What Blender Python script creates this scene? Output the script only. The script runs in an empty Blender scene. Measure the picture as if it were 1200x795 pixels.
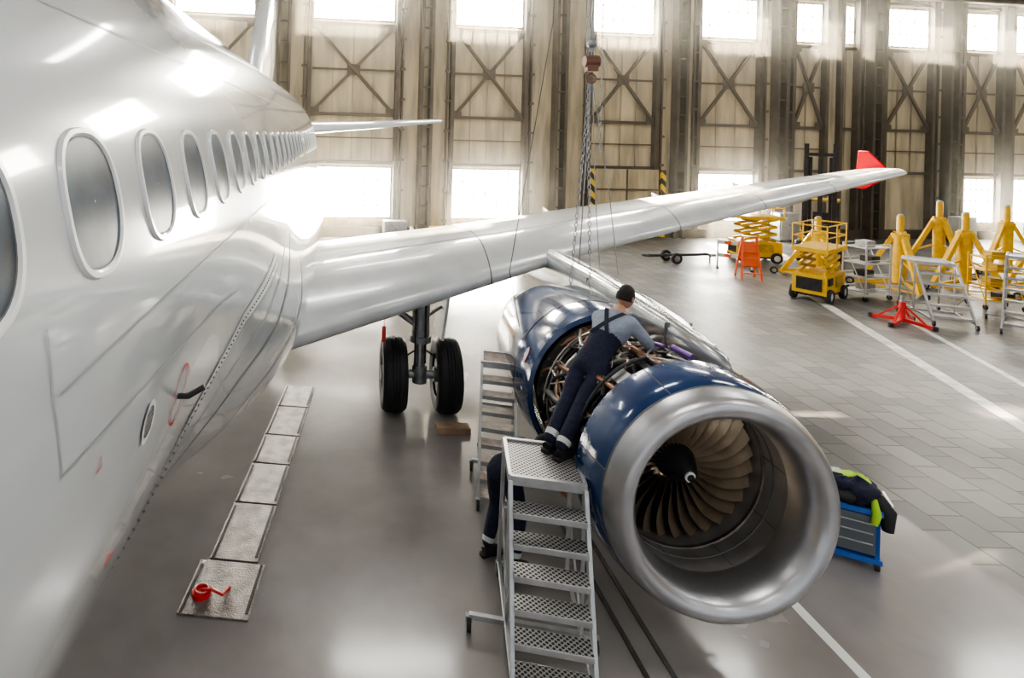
import bpy, math, random, bmesh
from mathutils import Vector, Matrix
random.seed(4)
sc=bpy.context.scene
V=Vector
PI=math.pi
# ------------------------------------------------------------------ materials
def M(name,col,rough=.5,metal=0,coat=0,bump=0,bscale=20,var=0,vscale=3,emit=0,col2=None,rvar=0,stretch=None,rng=(.35,.62),crough=.06,spec=.5):
    m=bpy.data.materials.new(name); m.use_nodes=True
    nt=m.node_tree; N=nt.nodes; L=nt.links
    b=N['Principled BSDF']
    b.inputs['Base Color'].default_value=(*col,1)
    b.inputs['Roughness'].default_value=rough
    b.inputs['Metallic'].default_value=metal
    b.inputs['Coat Weight'].default_value=coat
    b.inputs['Coat Roughness'].default_value=crough
    b.inputs['Specular IOR Level'].default_value=spec
    if emit:
        b.inputs['Emission Color'].default_value=(*col,1); b.inputs['Emission Strength'].default_value=emit
    tc=N.new('ShaderNodeTexCoord'); mp=N.new('ShaderNodeMapping')
    L.new(tc.outputs['Object'],mp.inputs['Vector'])
    if stretch: mp.inputs['Scale'].default_value=stretch
    if var:
        n=N.new('ShaderNodeTexNoise'); n.inputs['Scale'].default_value=vscale; n.inputs['Detail'].default_value=6
        L.new(mp.outputs['Vector'],n.inputs['Vector'])
        mx=N.new('ShaderNodeMix'); mx.data_type='RGBA'
        c2=col2 or tuple(c*(1-var) for c in col)
        mx.inputs['A'].default_value=(*c2,1); mx.inputs['B'].default_value=(*col,1)
        cr=N.new('ShaderNodeMapRange'); cr.inputs['From Min'].default_value=rng[0]; cr.inputs['From Max'].default_value=rng[1]
        L.new(n.outputs['Fac'],cr.inputs['Value']); L.new(cr.outputs['Result'],mx.inputs['Factor'])
        L.new(mx.outputs['Result'],b.inputs['Base Color'])
        if rvar:
            r2=N.new('ShaderNodeMapRange'); r2.inputs['To Min'].default_value=rough+rvar; r2.inputs['To Max'].default_value=rough
            r2.inputs['From Min'].default_value=.3; r2.inputs['From Max'].default_value=.7
            L.new(n.outputs['Fac'],r2.inputs['Value']); L.new(r2.outputs['Result'],b.inputs['Roughness'])
    if bump:
        n=N.new('ShaderNodeTexNoise'); n.inputs['Scale'].default_value=bscale; n.inputs['Detail'].default_value=4
        L.new(mp.outputs['Vector'],n.inputs['Vector'])
        bp=N.new('ShaderNodeBump'); bp.inputs['Strength'].default_value=bump; bp.inputs['Distance'].default_value=.02
        L.new(n.outputs['Fac'],bp.inputs['Height']); L.new(bp.outputs['Normal'],b.inputs['Normal'])
    return m
white=M('aircraft_white_paint',(.60,.64,.68),.18,0,1,var=.12,vscale=1.2,rvar=.08,bump=.07,bscale=2.0)
wingm=M('wing_grey_paint',(.60,.62,.64),.28,.08,.7,var=.15,vscale=1.0,rvar=.1)
slatm=M('slat_paint',(.70,.72,.73),.28,.2,.6,var=.12,vscale=2)
pylm=M('pylon_metal',(.50,.52,.53),.22,.7,.5,var=.25,vscale=3)
ringw=M('window_ring_white',(.84,.86,.88),.25,0,.5)
glass=M('cabin_window_glass',(.05,.08,.125),.28,0,0,var=.6,vscale=6,spec=.2)
seam=M('panel_seam',(.13,.14,.15),.6)
seam2=M('panel_seam_light',(.32,.34,.36),.5)
red=M('red_paint',(.62,.03,.03),.4,0,.3)
winglet=M('wingtip_red',(.50,.008,.02),.75,0,0,spec=.1)
blue=M('nacelle_blue',(.026,.064,.18),.16,.1,1,var=.25,vscale=2)
lip=M('polished_inlet_lip',(.56,.56,.58),.28,.9,0,var=.15,vscale=3,rvar=.12)
barrel=M('inlet_barrel_grey',(.32,.31,.31),.42,.4,0,var=.2,vscale=4,bump=.05,bscale=150)
blade=M('fan_blade_titanium',(.62,.49,.35),.36,.8,0,var=.2,vscale=5)
black=M('black_rubber',(.02,.02,.022),.6,bump=.1,bscale=60)
dark=M('engine_dark',(.04,.038,.04),.5,.4,0,var=.4,vscale=8,bump=.2,bscale=30)
casem=M('fan_case_metal',(.22,.21,.21),.38,.8,0,var=.4,vscale=6)
pipeA=M('steel_pipe',(.56,.54,.50),.28,.9)
pipeB=M('brown_pipe',(.30,.15,.09),.4,.4)
pipeC=M('black_hose',(.03,.03,.035),.5)
pipeD=M('violet_anodised',(.22,.12,.40),.3,.6)
alu=M('aluminium',(.56,.57,.58),.35,.8,0,var=.2,vscale=8)
steel=M('galvanised_steel',(.38,.39,.40),.45,.6,0,var=.3,vscale=10)
yel=M('safety_yellow',(.80,.48,.02),.4,0,.3,var=.2,vscale=5)
yeld=M('dark_yellow',(.5,.33,.03),.5,var=.3,vscale=5)
orange=M('orange_paint',(.75,.14,.05),.45,0,.2)
wht=M('white_paint',(.70,.70,.68),.45,var=.15,vscale=5)
navy=M('navy_overall',(.016,.020,.050),.85,bump=.5,bscale=25,var=.3,vscale=12)
navy2=M('navy_strap',(.010,.012,.030),.8)
shirt=M('grey_shirt',(.28,.32,.40),.85,bump=.5,bscale=22,var=.2,vscale=10)
skin=M('skin',(.50,.27,.18),.55,var=.1,vscale=20)
hair=M('dark_hair',(.015,.012,.01),.7,bump=.6,bscale=120)
reflect=M('reflective_band',(.65,.66,.66),.4)
hiviz=M('hi_vis_yellow_green',(.45,.75,.05),.7,bump=.4,bscale=30)
cartb=M('tool_cart_blue',(.02,.13,.50),.35,0,.4)
cartg=M('tool_cart_grey',(.14,.16,.18),.4,.3)
brownm=M('brown_hook_block',(.20,.10,.07),.5,.3)
cream=M('hangar_panel_cream',(.74,.63,.42),.6,var=.45,vscale=.6,bump=.1,bscale=4,stretch=(3,3,.5))
cream2=M('hangar_pillar_cream',(.56,.47,.31),.6,var=.45,vscale=1.0,stretch=(4,4,.5))
colm=M('hangar_column_steel',(.11,.085,.06),.6,.1,var=.4,vscale=2)
brace=M('brace_steel',(.10,.075,.05),.6,.1)
mull=M('window_mullion',(.46,.43,.37),.6)
ceilm=M('ceiling_dark',(.12,.11,.10),.8,var=.3,vscale=.5)
line=M('floor_line_white',(.80,.80,.78),.35)
streakm=M('painted_sun_streak',(.80,.80,.77),.3,var=.45,vscale=4)  # colour of the sun streaks painted on the floor
plate=M('checker_plate_steel',(.24,.215,.20),.42,.5,var=.45,vscale=6,bump=.6,bscale=60)
wood=M('worn_wood',(.45,.30,.20),.7,var=.3,vscale=8)
tread2=M('worn_aluminium_tread',(.50,.42,.37),.5,.5,var=.4,vscale=14)
lampm=M('fill_lamp_diffuser',(1,.97,.9),.4,emit=8)
def windowglass():
    m=bpy.data.materials.new('frosted_window_glass');m.use_nodes=True;nt=m.node_tree;N=nt.nodes;L=nt.links
    N.remove(N['Principled BSDF']);e=N.new('ShaderNodeEmission');e.inputs['Color'].default_value=(1,.955,.84,1);e.inputs['Strength'].default_value=90
    t=N.new('ShaderNodeBsdfTransparent');t.inputs['Color'].default_value=(1,.95,.85,1);mx=N.new('ShaderNodeMixShader');mx.inputs['Fac'].default_value=.6
    L.new(t.outputs[0],mx.inputs[1]);L.new(e.outputs[0],mx.inputs[2]);L.new(mx.outputs[0],N['Material Output'].inputs['Surface']);return m
winm=windowglass()
def grating():
    m=M('perforated_tread',(.55,.56,.57),.4,.5); nt=m.node_tree;N=nt.nodes;L=nt.links
    b=N['Principled BSDF'];tc=N.new('ShaderNodeTexCoord')
    v=N.new('ShaderNodeTexVoronoi'); v.inputs['Scale'].default_value=30; v.inputs['Randomness'].default_value=.0
    mp=N.new('ShaderNodeMapping');mp.inputs['Rotation'].default_value=(0,0,PI/4);mp.inputs['Scale'].default_value=(1,1,.001)
    L.new(tc.outputs['Object'],mp.inputs['Vector']);L.new(mp.outputs['Vector'],v.inputs['Vector'])
    r=N.new('ShaderNodeValToRGB'); r.color_ramp.elements[0].position=.34; r.color_ramp.elements[0].color=(.04,.04,.045,1)
    r.color_ramp.elements[1].position=.42; r.color_ramp.elements[1].color=(.50,.50,.50,1)
    L.new(v.outputs['Distance'],r.inputs['Fac']); L.new(r.outputs['Color'],b.inputs['Base Color'])
    return m
grate=grating()
def hazard():
    m=M('hazard_stripes',(.8,.6,.02),.5); nt=m.node_tree;N=nt.nodes;L=nt.links
    b=N['Principled BSDF'];tc=N.new('ShaderNodeTexCoord'); w=N.new('ShaderNodeTexWave')
    w.bands_direction='DIAGONAL'; w.inputs['Scale'].default_value=1.2
    L.new(tc.outputs['Object'],w.inputs['Vector'])
    r=N.new('ShaderNodeValToRGB'); r.color_ramp.interpolation='CONSTANT'
    r.color_ramp.elements[0].color=(.02,.02,.02,1); r.color_ramp.elements[1].position=.5; r.color_ramp.elements[1].color=(.8,.55,.02,1)
    L.new(w.outputs['Fac'],r.inputs['Fac']); L.new(r.outputs['Color'],b.inputs['Base Color']); return m
hazm=hazard()
def floor_mats():
    a=M('polished_concrete',(.36,.345,.34),.13,0,.8,var=.3,vscale=.6,rvar=.16,col2=(.20,.178,.172),bump=.03,bscale=3,rng=(.28,.72),crough=.12)
    m=M('stone_tiles',(.3,.3,.3),.32); nt=m.node_tree;N=nt.nodes;L=nt.links
    b=N['Principled BSDF'];tc=N.new('ShaderNodeTexCoord'); mp=N.new('ShaderNodeMapping'); mp.inputs['Rotation'].default_value=(0,0,PI/2)
    L.new(tc.outputs['Object'],mp.inputs['Vector'])
    br=N.new('ShaderNodeTexBrick'); br.inputs['Scale'].default_value=1.0
    br.inputs['Brick Width'].default_value=.55; br.inputs['Row Height'].default_value=.42
    br.inputs['Mortar Size'].default_value=.015; br.inputs['Mortar Smooth'].default_value=.4
    br.inputs['Color1'].default_value=(.175,.173,.17,1); br.inputs['Color2'].default_value=(.095,.097,.10,1); br.inputs['Mortar'].default_value=(.045,.045,.045,1)
    L.new(mp.outputs['Vector'],br.inputs['Vector'])
    n=N.new('ShaderNodeTexNoise'); n.inputs['Scale'].default_value=.6; n.inputs['Detail'].default_value=8
    L.new(tc.outputs['Object'],n.inputs['Vector'])
    r=N.new('ShaderNodeMapRange'); r.inputs['From Min'].default_value=.25;r.inputs['From Max'].default_value=.75;r.inputs['To Min'].default_value=.65; r.inputs['To Max'].default_value=1.5
    L.new(n.outputs['Fac'],r.inputs['Value'])
    mm=N.new('ShaderNodeMix'); mm.data_type='RGBA'; mm.blend_type='MULTIPLY'; mm.inputs['Factor'].default_value=1
    L.new(br.outputs['Color'],mm.inputs['A']); L.new(r.outputs['Result'],mm.inputs['B'])
    L.new(mm.outputs['Result'],b.inputs['Base Color'])
    rr=N.new('ShaderNodeMapRange'); rr.inputs['To Min'].default_value=.22; rr.inputs['To Max'].default_value=.55
    L.new(n.outputs['Fac'],rr.inputs['Value']); L.new(rr.outputs['Result'],b.inputs['Roughness'])
    bp=N.new('ShaderNodeBump');bp.inputs['Strength'].default_value=.3;bp.inputs['Distance'].default_value=.01
    L.new(br.outputs['Fac'],bp.inputs['Height']);bp.invert=True;L.new(bp.outputs['Normal'],b.inputs['Normal'])
    return a,m
floorA,floorB=floor_mats()
# ------------------------------------------------------------------ mesh builder
class MB:
    def __init__(s): s.v=[];s.f=[];s.m=[];s.mats=[]
    def mi(s,mat):
        if mat not in s.mats: s.mats.append(mat)
        return s.mats.index(mat)
    def add(s,vs,fs,mat):
        o=len(s.v); s.v+= [tuple(x) for x in vs]; i=s.mi(mat)
        for f in fs: s.f.append(tuple(o+k for k in f)); s.m.append(i)
    def box(s,c,sz,mat,R=None):
        c=V(c); h=V(sz)/2; vs=[]
        for x in(-1,1):
            for y in(-1,1):
                for z in(-1,1):
                    p=V((x*h.x,y*h.y,z*h.z))
                    if R: p=R@p
                    vs.append(c+p)
        s.add(vs,[(0,1,3,2),(4,6,7,5),(0,4,5,1),(2,3,7,6),(0,2,6,4),(1,5,7,3)],mat)
    def beam(s,p0,p1,w,h,mat,up=(0,0,1)):
        p0=V(p0);p1=V(p1);d=p1-p0
        if d.length<1e-6:return
        z=d.normalized();u=V(up)
        if abs(z.dot(u))>.98:u=V((0,1,0))
        x=z.cross(u).normalized();y=x.cross(z)
        R=Matrix((x,z,y)).transposed()
        s.box((p0+p1)/2,(w,d.length,h),mat,R)
    def frame(s,d):
        z=V(d).normalized();u=V((0,0,1)) if abs(z.z)<.9 else V((0,1,0))
        x=z.cross(u).normalized();return x,z.cross(x)
    def cyl(s,p0,p1,r,mat,seg=12,r2=None):
        p0=V(p0);p1=V(p1);r2=r if r2 is None else r2
        x,y=s.frame(p1-p0);vs=[]
        for p,q in((p0,r),(p1,r2)):
            for i in range(seg):
                a=2*PI*i/seg;vs.append(p+x*(q*math.cos(a))+y*(q*math.sin(a)))
        fs=[(i,(i+1)%seg,seg+(i+1)%seg,seg+i) for i in range(seg)]
        fs+=[tuple(range(seg))[::-1],tuple(range(seg,2*seg))]
        s.add(vs,fs,mat)
    def loft(s,rings,mat,closed=True,caps=True):
        n=len(rings[0]);vs=[p for r in rings for p in r];fs=[]
        for j in range(len(rings)-1):
            for i in range(n if closed else n-1):
                k=(i+1)%n
                fs.append((j*n+i,j*n+k,(j+1)*n+k,(j+1)*n+i))
        if caps and closed: fs+=[tuple(range(n))[::-1],tuple(range((len(rings)-1)*n,len(rings)*n))]
        s.add(vs,fs,mat)
    def tube(s,pts,r,mat,seg=8):
        pts=[V(p) for p in pts];rings=[];ux=None
        for i,p in enumerate(pts):
            d=(pts[min(i+1,len(pts)-1)]-pts[max(i-1,0)])
            if ux is None: ux,uy=s.frame(d)
            else:
                z=d.normalized(); ux=(ux-z*ux.dot(z)).normalized(); uy=z.cross(ux)
            rr=r[i] if isinstance(r,(list,tuple)) else r
            rings.append([p+ux*(rr*math.cos(2*PI*k/seg))+uy*(rr*math.sin(2*PI*k/seg)) for k in range(seg)])
        s.loft(rings,mat)
    def lathe(s,prof,o,mat,seg=72,a0=0,a1=2*PI):
        o=V(o);full=abs(a1-a0-2*PI)<1e-6;n=seg if full else seg+1
        rings=[[o+V((r*math.cos(a0+(a1-a0)*i/seg),y,r*math.sin(a0+(a1-a0)*i/seg))) for i in range(n)] for r,y in prof]
        s.loft(rings,mat,closed=full,caps=False)
    def torus(s,c,R,r,ax,mat,seg=16,ms=8,sy=1.0,yd=None):
        c=V(c);x,y=s.frame(ax);ax=V(ax).normalized()
        if yd is not None: y=V(yd).normalized(); x=y.cross(ax).normalized()
        rings=[]
        for i in range(seg):
            a=2*PI*i/seg;d=x*math.cos(a)+y*math.sin(a)*sy;p=c+d*R;dn=(x*math.cos(a)+y*math.sin(a))
            rings.append([p+dn*(r*math.cos(2*PI*k/ms))+ax*(r*math.sin(2*PI*k/ms)) for k in range(ms)])
        rings.append(rings[0]);s.loft(rings,mat,caps=False)
    def sphere(s,c,r,mat,seg=16,rg=10,R=None):
        c=V(c);r=V((r,r,r)) if not hasattr(r,'__len__') else V(r);rings=[]
        for j in range(rg+1):
            t=PI*j/rg;row=[]
            for i in range(seg):
                a=2*PI*i/seg;p=V((math.sin(t)*math.cos(a)*r.x,math.sin(t)*math.sin(a)*r.y,math.cos(t)*r.z))
                row.append(c+(R@p if R else p))
            rings.append(row)
        s.loft(rings,mat,caps=False)
    def wheel(s,c,r,w,ax,mat,hub):
        c=V(c);ax=V(ax).normalized();x,y=s.frame(ax);rings=[]
        pr=[(r*.55,-w*.42),(r*.72,-w*.5),(r*.9,-w*.47),(r*.98,-w*.33),(r,-w*.15)]
        gr=[(r*.975,-w*.14),(r*.975,-w*.10),(r,-w*.09),(r,-w*.02),(r*.975,-w*.01)]
        pr=pr+gr; pr=pr+[(a,-b) for a,b in reversed(pr)]
        for i in range(len(pr)):
            q,d=pr[i];rings.append([c+ax*d+x*(q*math.cos(2*PI*k/32))+y*(q*math.sin(2*PI*k/32)) for k in range(32)])
        s.loft(rings,mat,caps=False)
        s.cyl(c-ax*w*.34,c+ax*w*.34,r*.57,hub,24)
        s.cyl(c-ax*w*.5,c+ax*w*.5,r*.2,hub,16)
    def obj(s,name,parent=None,angle=35,bevel=0,mtx=None):
        me=bpy.data.meshes.new(name);me.from_pydata(s.v,[],s.f)
        for m in s.mats: me.materials.append(m)
        for p,i in zip(me.polygons,s.m): p.material_index=i
        bm=bmesh.new();bm.from_mesh(me);bmesh.ops.remove_doubles(bm,verts=bm.verts,dist=1e-6);bmesh.ops.recalc_face_normals(bm,faces=bm.faces);bm.to_mesh(me);bm.free()
        me.shade_smooth()
        try: me.set_sharp_from_angle(angle=math.radians(angle))
        except Exception: pass
        o=bpy.data.objects.new(name,me);sc.collection.objects.link(o)
        if bevel:
            b=o.modifiers.new('bevel','BEVEL');b.width=bevel;b.segments=2;b.limit_method='ANGLE'
        if mtx is not None:o.matrix_world=mtx
        if parent:o.parent=parent
        return o
def empty(name,loc=(0,0,0)):
    e=bpy.data.objects.new(name,None);sc.collection.objects.link(e);return e
def smooth(t): t=max(0,min(1,t));return t*t*(3-2*t)
# ------------------------------------------------------------------ camera
cam=bpy.data.cameras.new('camera');co=bpy.data.objects.new('camera',cam);sc.collection.objects.link(co);sc.camera=co
CH=4.4
cam.sensor_width=36;cam.lens=21.0;cam.shift_x=200/1200;cam.shift_y=-242/1200;cam.clip_start=.02;cam.clip_end=300
co.matrix_world=Matrix.Translation((0,0,CH))@Matrix.Rotation(PI/2,4,'X')@Matrix.Rotation(math.radians(1.5),4,'Z')
# ------------------------------------------------------------------ floor / room
b=MB();b.add([(-28,-26,0),(6.8,-26,0),(6.8,34,0),(-28,34,0)],[(0,1,2,3)],floorA);b.add([(6.8,-26,0),(48,-26,0),(48,34,0),(6.8,34,0)],[(0,1,2,3)],floorB)
b.obj('floor')
b=MB()
b.box((4.45,2.5,.003),(.1,12,.004),line)
def sun_streak(p,q,w):
    p=V((*p,.003));q=V((*q,.003));b.beam(p,q,w,.004,streakm)
sun_streak((13.9,17.6),(10.2,7.4),.26);sun_streak((14.6,15.4),(11.4,7.4),.14)  # two white strips stand in for streaks of sunlight on the floor
b.obj('floor_line_and_sun_streaks')
b=MB()
for x in(2.62,2.85): b.box((x,3.6,.004),(.045,6.4,.006),dark)
b.obj('floor_rail_track')
b=MB();p0=V((-1.05,5.35,0));p1=V((-.62,9.9,0));d=(p1-p0).normalized();rr=Matrix.Rotation(math.atan2(-d.x,d.y),3,'Z')
Ls=[.72,.95,.85,.75,.9,.8];t=0
for i,l in enumerate(Ls):
    c=p0+d*(t+l/2);b.box((c.x,c.y,.012),(.66 if i==0 else .5,l-.03,.02),plate,rr)
    for q in(-1,1): b.box((c.x+q*(.30 if i==0 else .22),c.y,.024),(.03,l-.1,.008),dark,rr)
    t+=l
o=b.obj('floor_drain_cover',bevel=.004)
b=MB()
b.cyl((-1.2,5.62,.022),(-1.2,5.62,.06),.09,red,20);b.torus((-1.2,5.62,.07),.06,.012,(0,0,1),red);b.tube([(-1.2,5.62,.06),(-1.1,5.58,.1),(-1.0,5.6,.04),(-.95,5.7,.035)],.014,red)
b.obj('grounding_cable_reel')
WA=math.atan(.1226);WM=Matrix.Translation((0,25.7,0))@Matrix.Rotation(WA,4,'Z')
H=13.2
bays=[(-16.5,3.6,1),(-11,3.4,1),(-5.4,3.3,1),(.44,3.55,1),(6.43,3.1,1),(12.7,3.0,2),(17.9,2.9,1),(22.0,1.5,0),(24.1,.7,3),(27.3,2.4,0),(31.4,2.0,1),(34.2,2.0,1),(38,2.4,1),(42,2.4,1)]
bays=[(x*1.0075,w,k) for x,w,k in bays]
b=MB();cur=-29
for s,w,k in bays:
    b.box(((cur+s-w/2)/2,.16,H/2),(s-w/2-cur,.3,H),cream);cur=s+w/2
    zs=[0,.75,2.95,9.25,11.1,H] if k==1 else [0,9.25,11.1,H]
    for i in range(0,len(zs),2): b.box((s,.16,(zs[i]+zs[i+1])/2),(w,.3,zs[i+1]-zs[i]),cream)
b.box(((cur+47)/2,.16,H/2),(47-cur,.3,H),cream)
b.obj('wall_back',mtx=WM)
b=MB();b.box((-28.1,-1.8,H/2),(.2,48.4,H),cream2);b.obj('wall_left')
b=MB();b.box((48.1,3,H/2),(.2,58,H),cream2);b.obj('wall_right')
b=MB()
P=[(-28.2,-26),(48.2,-26),(48.2,31.75),(-28.2,22.4)]
b.loft([[V((x,y,H)) for x,y in P],[V((x,y,H+.2)) for x,y in P]],ceilm);b.obj('ceiling')
wi=0
def window(b,s,w,z0,z1,nx,nz):
    b.add([(s-w/2,.0,z0),(s+w/2,.0,z0),(s+w/2,.0,z1),(s-w/2,.0,z1)],[(0,1,2,3)],winm)
    for i in range(nx+1):
        b.box((s-w/2+w*i/nx,-.05,(z0+z1)/2),(.045 if 0<i<nx else .09,.05,z1-z0),mull)
    for i in range(nz+1):
        b.box((s,-.055,z0+(z1-z0)*i/nz),(w+.08,.05,.04 if 0<i<nz else .09),mull)
for s,w,k in bays:
    wi+=1;b=MB();window(b,s,w,9.25,11.1,6 if w>2 else 3,3);b.obj('window_%d'%wi,mtx=WM)
    if k==1:
        wi+=1;b=MB();window(b,s,w,.75,2.95,6,4);b.obj('window_%d'%wi,mtx=WM)
b=MB()
for s,w,k in bays:
    x0=s-w/2;x1=s+w/2
    for x in(x0-.12,x1+.12):
        b.box((x,-.16,H/2),(.16,.3,H),colm)
    for z in(3.15,5.2,9.05,11.3): b.box((s,-.1,z),(w+.2,.16,.13),brace)
    if w>1.4:
        b.beam((x0,-.14,5.25),(x1,-.14,9.0),.13,.1,brace,(0,1,0));b.beam((x0,-.18,9.0),(x1,-.18,5.25),.13,.1,brace,(0,1,0))
        b.box((s,-.16,7.12),(w,.05,.09),brace);b.box((s,-.17,7.12),(.55,.05,.45),brace)
        for zz,xx in((5.3,x0+.15),(5.3,x1-.15),(8.95,x0+.15),(8.95,x1-.15)): b.box((xx,-.17,zz),(.35,.05,.35),brace)
        b.box((s,-.12,4.2),(w,.07,.06),brace)
    n=max(2,int(w/.75))
    for i in range(1,n): b.box((x0+w*i/n,-.03,6.1),(.04,.05,5.8),cream2)
for i in range(len(bays)-1):
    a=bays[i][0]+bays[i][1]/2+.2;c=bays[i+1][0]-bays[i+1][1]/2-.2
    if c-a<.5: continue
    m=(a+c)/2
    b.box((m,-.12,H/2),(c-a-.25,.1,H),cream2)
    if c-a>1.1:
        b.box((m-.22,-.35,H/2),(.13,.5,H),colm);b.box((m+.22,-.35,H/2),(.13,.5,H),colm)
        for z in [k*.85+.5 for k in range(15)]: b.box((m,-.5,z),(.4,.08,.07),colm)
        for q in(a+.16,c-.16):
            b.box((q,-.22,H/2),(.07,.14,H),brace)
            for z in [k*1.3+.7 for k in range(10)]: b.box((q,-.3,z),(.22,.1,.1),brace)
b.box((8,-.35,11.75),(74,.5,.5),colm);b.box((8,-.2,.2),(74,.3,.4),colm)
b.obj('wall_steel_frame_1',mtx=WM)  # steel frame of the back wall: columns, girts and braces
b=MB();s=12.7*1.0075
b.box((s,-.62,1.6),(3.0,.1,3.0),cream2)
for x in(s-1.68,s+1.68): b.box((x,-.72,1.6),(.22,.12,3.0),hazm)
b.box((s-.02,-.7,1.6),(.05,.06,3.0),brace)
for z in(.7,2.2): b.box((s,-.7,z),(2.9,.06,.07),brace)
b.obj('door_1',mtx=WM)
for q,(s,c,h) in enumerate([(2.2,steel,.8),(-1.5,yeld,.9),(4.2,yel,.55),(9.3,steel,.75),(10.3,wht,1.0),(20.2,steel,1.3),(29.5,wht,1.2),(33,steel,1.0)]):
    b=MB();b.box((s,-1.1,h/2+.05),(.95,.5,h-.1),c);b.box((s,-1.37,h*.55),(.85,.04,h*.6),c);b.box((s,-1.4,h*.6),(.1,.04,.03),dark)
    for x in(-.4,.4):
        b.box((s+x,-1.1,.03),(.08,.45,.06),dark)
    b.obj('storage_cabinet',mtx=WM,bevel=.01)
b=MB()
for y in range(-20,26,6):
    for z in(12.9,11.9): b.beam((-27,y,z),(47,y,z),.14,.14,colm)
    x=-27
    while x<46: b.beam((x,y,12.9),(x+1,y,11.9),.07,.07,colm);b.beam((x+1,y,11.9),(x+2,y,12.9),.07,.07,colm);x+=2
for x in(-14,0,14,28,40): b.beam((x,-25,12.95),(x,24,12.95),.1,.1,colm)
b.obj('ceiling_truss')
for y in(-14,-6,2,10,18):  # rows of overhead lamps added for fill light and fuselage highlights
    for x in(-8,2,11,21,32):
        b=MB();b.box((x,y,11.62),(3.6,.7,.12),wht);b.box((x,y,11.55),(3.5,.6,.03),lampm)
        for q in(-1.5,1.5): b.cyl((x+q,y,11.68),(x+q,y,13.2),.012,steel,6)
        b.obj('fill_lamp')
        l=bpy.data.lights.new('fill_lamp_light','AREA');l.shape='RECTANGLE';l.size=3.5;l.size_y=.6;l.energy=110;l.color=(1,.98,.95)
        lo=bpy.data.objects.new('fill_lamp_light',l);lo.location=(x,y,11.5);sc.collection.objects.link(lo)
# ------------------------------------------------------------------ aircraft
plane=empty('airliner')
CX=-2.55;CZ=3.8
def sec(D,th,off=0):
    f=smooth((D-2.8)/4.2)*(1-smooth((D-13)/3))
    c=math.cos(th);s=math.sin(th)
    g=1;zc=CZ;yo=D
    if D>15: t=min(1,(D-15)/8.0);g=1-.88*t**1.5;zc=CZ+1.3*t**1.5
    if D<-4: t=min(1,(-4-D)/5);g=math.sqrt(max(.0001,1-t**2.2));zc=CZ-.5*t*t
    if s>=0: x=c*1.975;z=s*1.975
    else:
        n=2+1.1*f;q=min(1,-s*2.5)
        rx=1.975+.34*f*smooth(q);rz=2.2+.5*f
        x=math.copysign(abs(c)**(2/n),c)*rx;z=-(abs(s)**(2/n))*rz
    if off:
        l=math.hypot(x,z);x+=off*x/l;z+=off*z/l
    return V((CX+x*g,yo,zc+z*g))
b=MB();rings=[]
Ds=[-9,-8.8,-8.4,-7.8,-7,-6,-5]+[-4+i*.3 for i in range(64)]+[15.3+i*.4 for i in range(20)]
NT=128
for D in Ds: rings.append([sec(D,2*PI*i/NT) for i in range(NT)])
b.loft(rings,white);b.obj('fuselage',plane,angle=50)
def selp(n,w,h,N=40):
    return [(math.copysign(abs(math.cos(a))**(2/n),math.cos(a))*w/2,math.copysign(abs(math.sin(a))**(2/n),math.sin(a))*h/2) for a in [2*PI*i/N for i in range(N)]]
bw=MB();th0=math.radians(12)
def patch(D,th,pts,off): return [sec(D+u,th+w/1.975,off) for u,w in pts]
for k in range(-6,27):
    D=.985+.52*k
    if k in(17,): continue
    rg=[patch(D,th0,selp(2.5,.335,.385),.0),patch(D,th0,selp(2.5,.325,.375),.010),patch(D,th0,selp(2.5,.30,.35),.010),patch(D,th0,selp(2.5,.288,.335),.002)]
    bw.loft(rg,ringw,caps=False)
    gl=[patch(D,th0,selp(2.5,.29*q,.34*q),.003) for q in(1,.75,.5,.25,.02)];bw.loft(gl,glass,caps=False)
    bw.loft([patch(D,th0,selp(2.5,.296,.345),.0035),patch(D,th0,selp(2.5,.280,.328),.0035)],seam,caps=False)
bw.obj('cabin_windows',plane)
bs=MB()
def strip(path,w,mat,off=.003,sub=12):
    pts=[]
    for i in range(len(path)-1):
        for j in range(sub):
            t=j/sub;pts.append((path[i][0]*(1-t)+path[i+1][0]*t,path[i][1]*(1-t)+path[i+1][1]*t))
    pts.append(path[-1]);L=[];Rr=[]
    for i,(D,t) in enumerate(pts):
        a=pts[max(i-1,0)];c=pts[min(i+1,len(pts)-1)]
        dx=c[0]-a[0];dy=(c[1]-a[1])*PI/180*1.975;l=math.hypot(dx,dy) or 1
        nx=-dy/l*w/2;ny=dx/l*w/2
        L.append(sec(D+nx,math.radians(t)+ny/1.975,off));Rr.append(sec(D-nx,math.radians(t)-ny/1.975,off))
    bs.loft([L,Rr],mat,closed=False,caps=False)
strip([(1.25,1),(14,1)],.006,seam2)
strip([(-4,28),(14,28)],.005,seam2)
for D in(-1.7,3.93,6.6,9.2): strip([(D,1),(D,80)],.005,seam2)
strip([(1.2,5.5),(1.22,1),(1.28,-4)],.006,seam2)
strip([(1.28,-4),(3.4,-8)],.006,seam2)
strip([(3.0,-62),(3.5,-40),(4.3,-26),(5.4,-14),(6.6,-5),(7.6,2)],.022,seam)
strip([(2.5,-60),(3.0,-38),(3.7,-24),(5.0,-12),(6.4,-3)],.010,seam2)
strip([(4.4,-60),(5.0,-36),(6.0,-20),(7.2,-10)],.014,seam)
for P in([(2.3,-40),(2.9,-24),(3.8,-14),(5.2,-7)],):
    strip(P,.075,ringw,.006);strip([(a+.03,c-1.2) for a,c in P],.008,seam,.008)
    for i in range(70):
        t=i/69*3;j=min(2,int(t));q=t-j
        D=P[j][0]*(1-q)+P[j+1][0]*q;tt=P[j][1]*(1-q)+P[j+1][1]*q
        bs.sphere(sec(D,math.radians(tt),.008),.007,seam,6,4)
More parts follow.
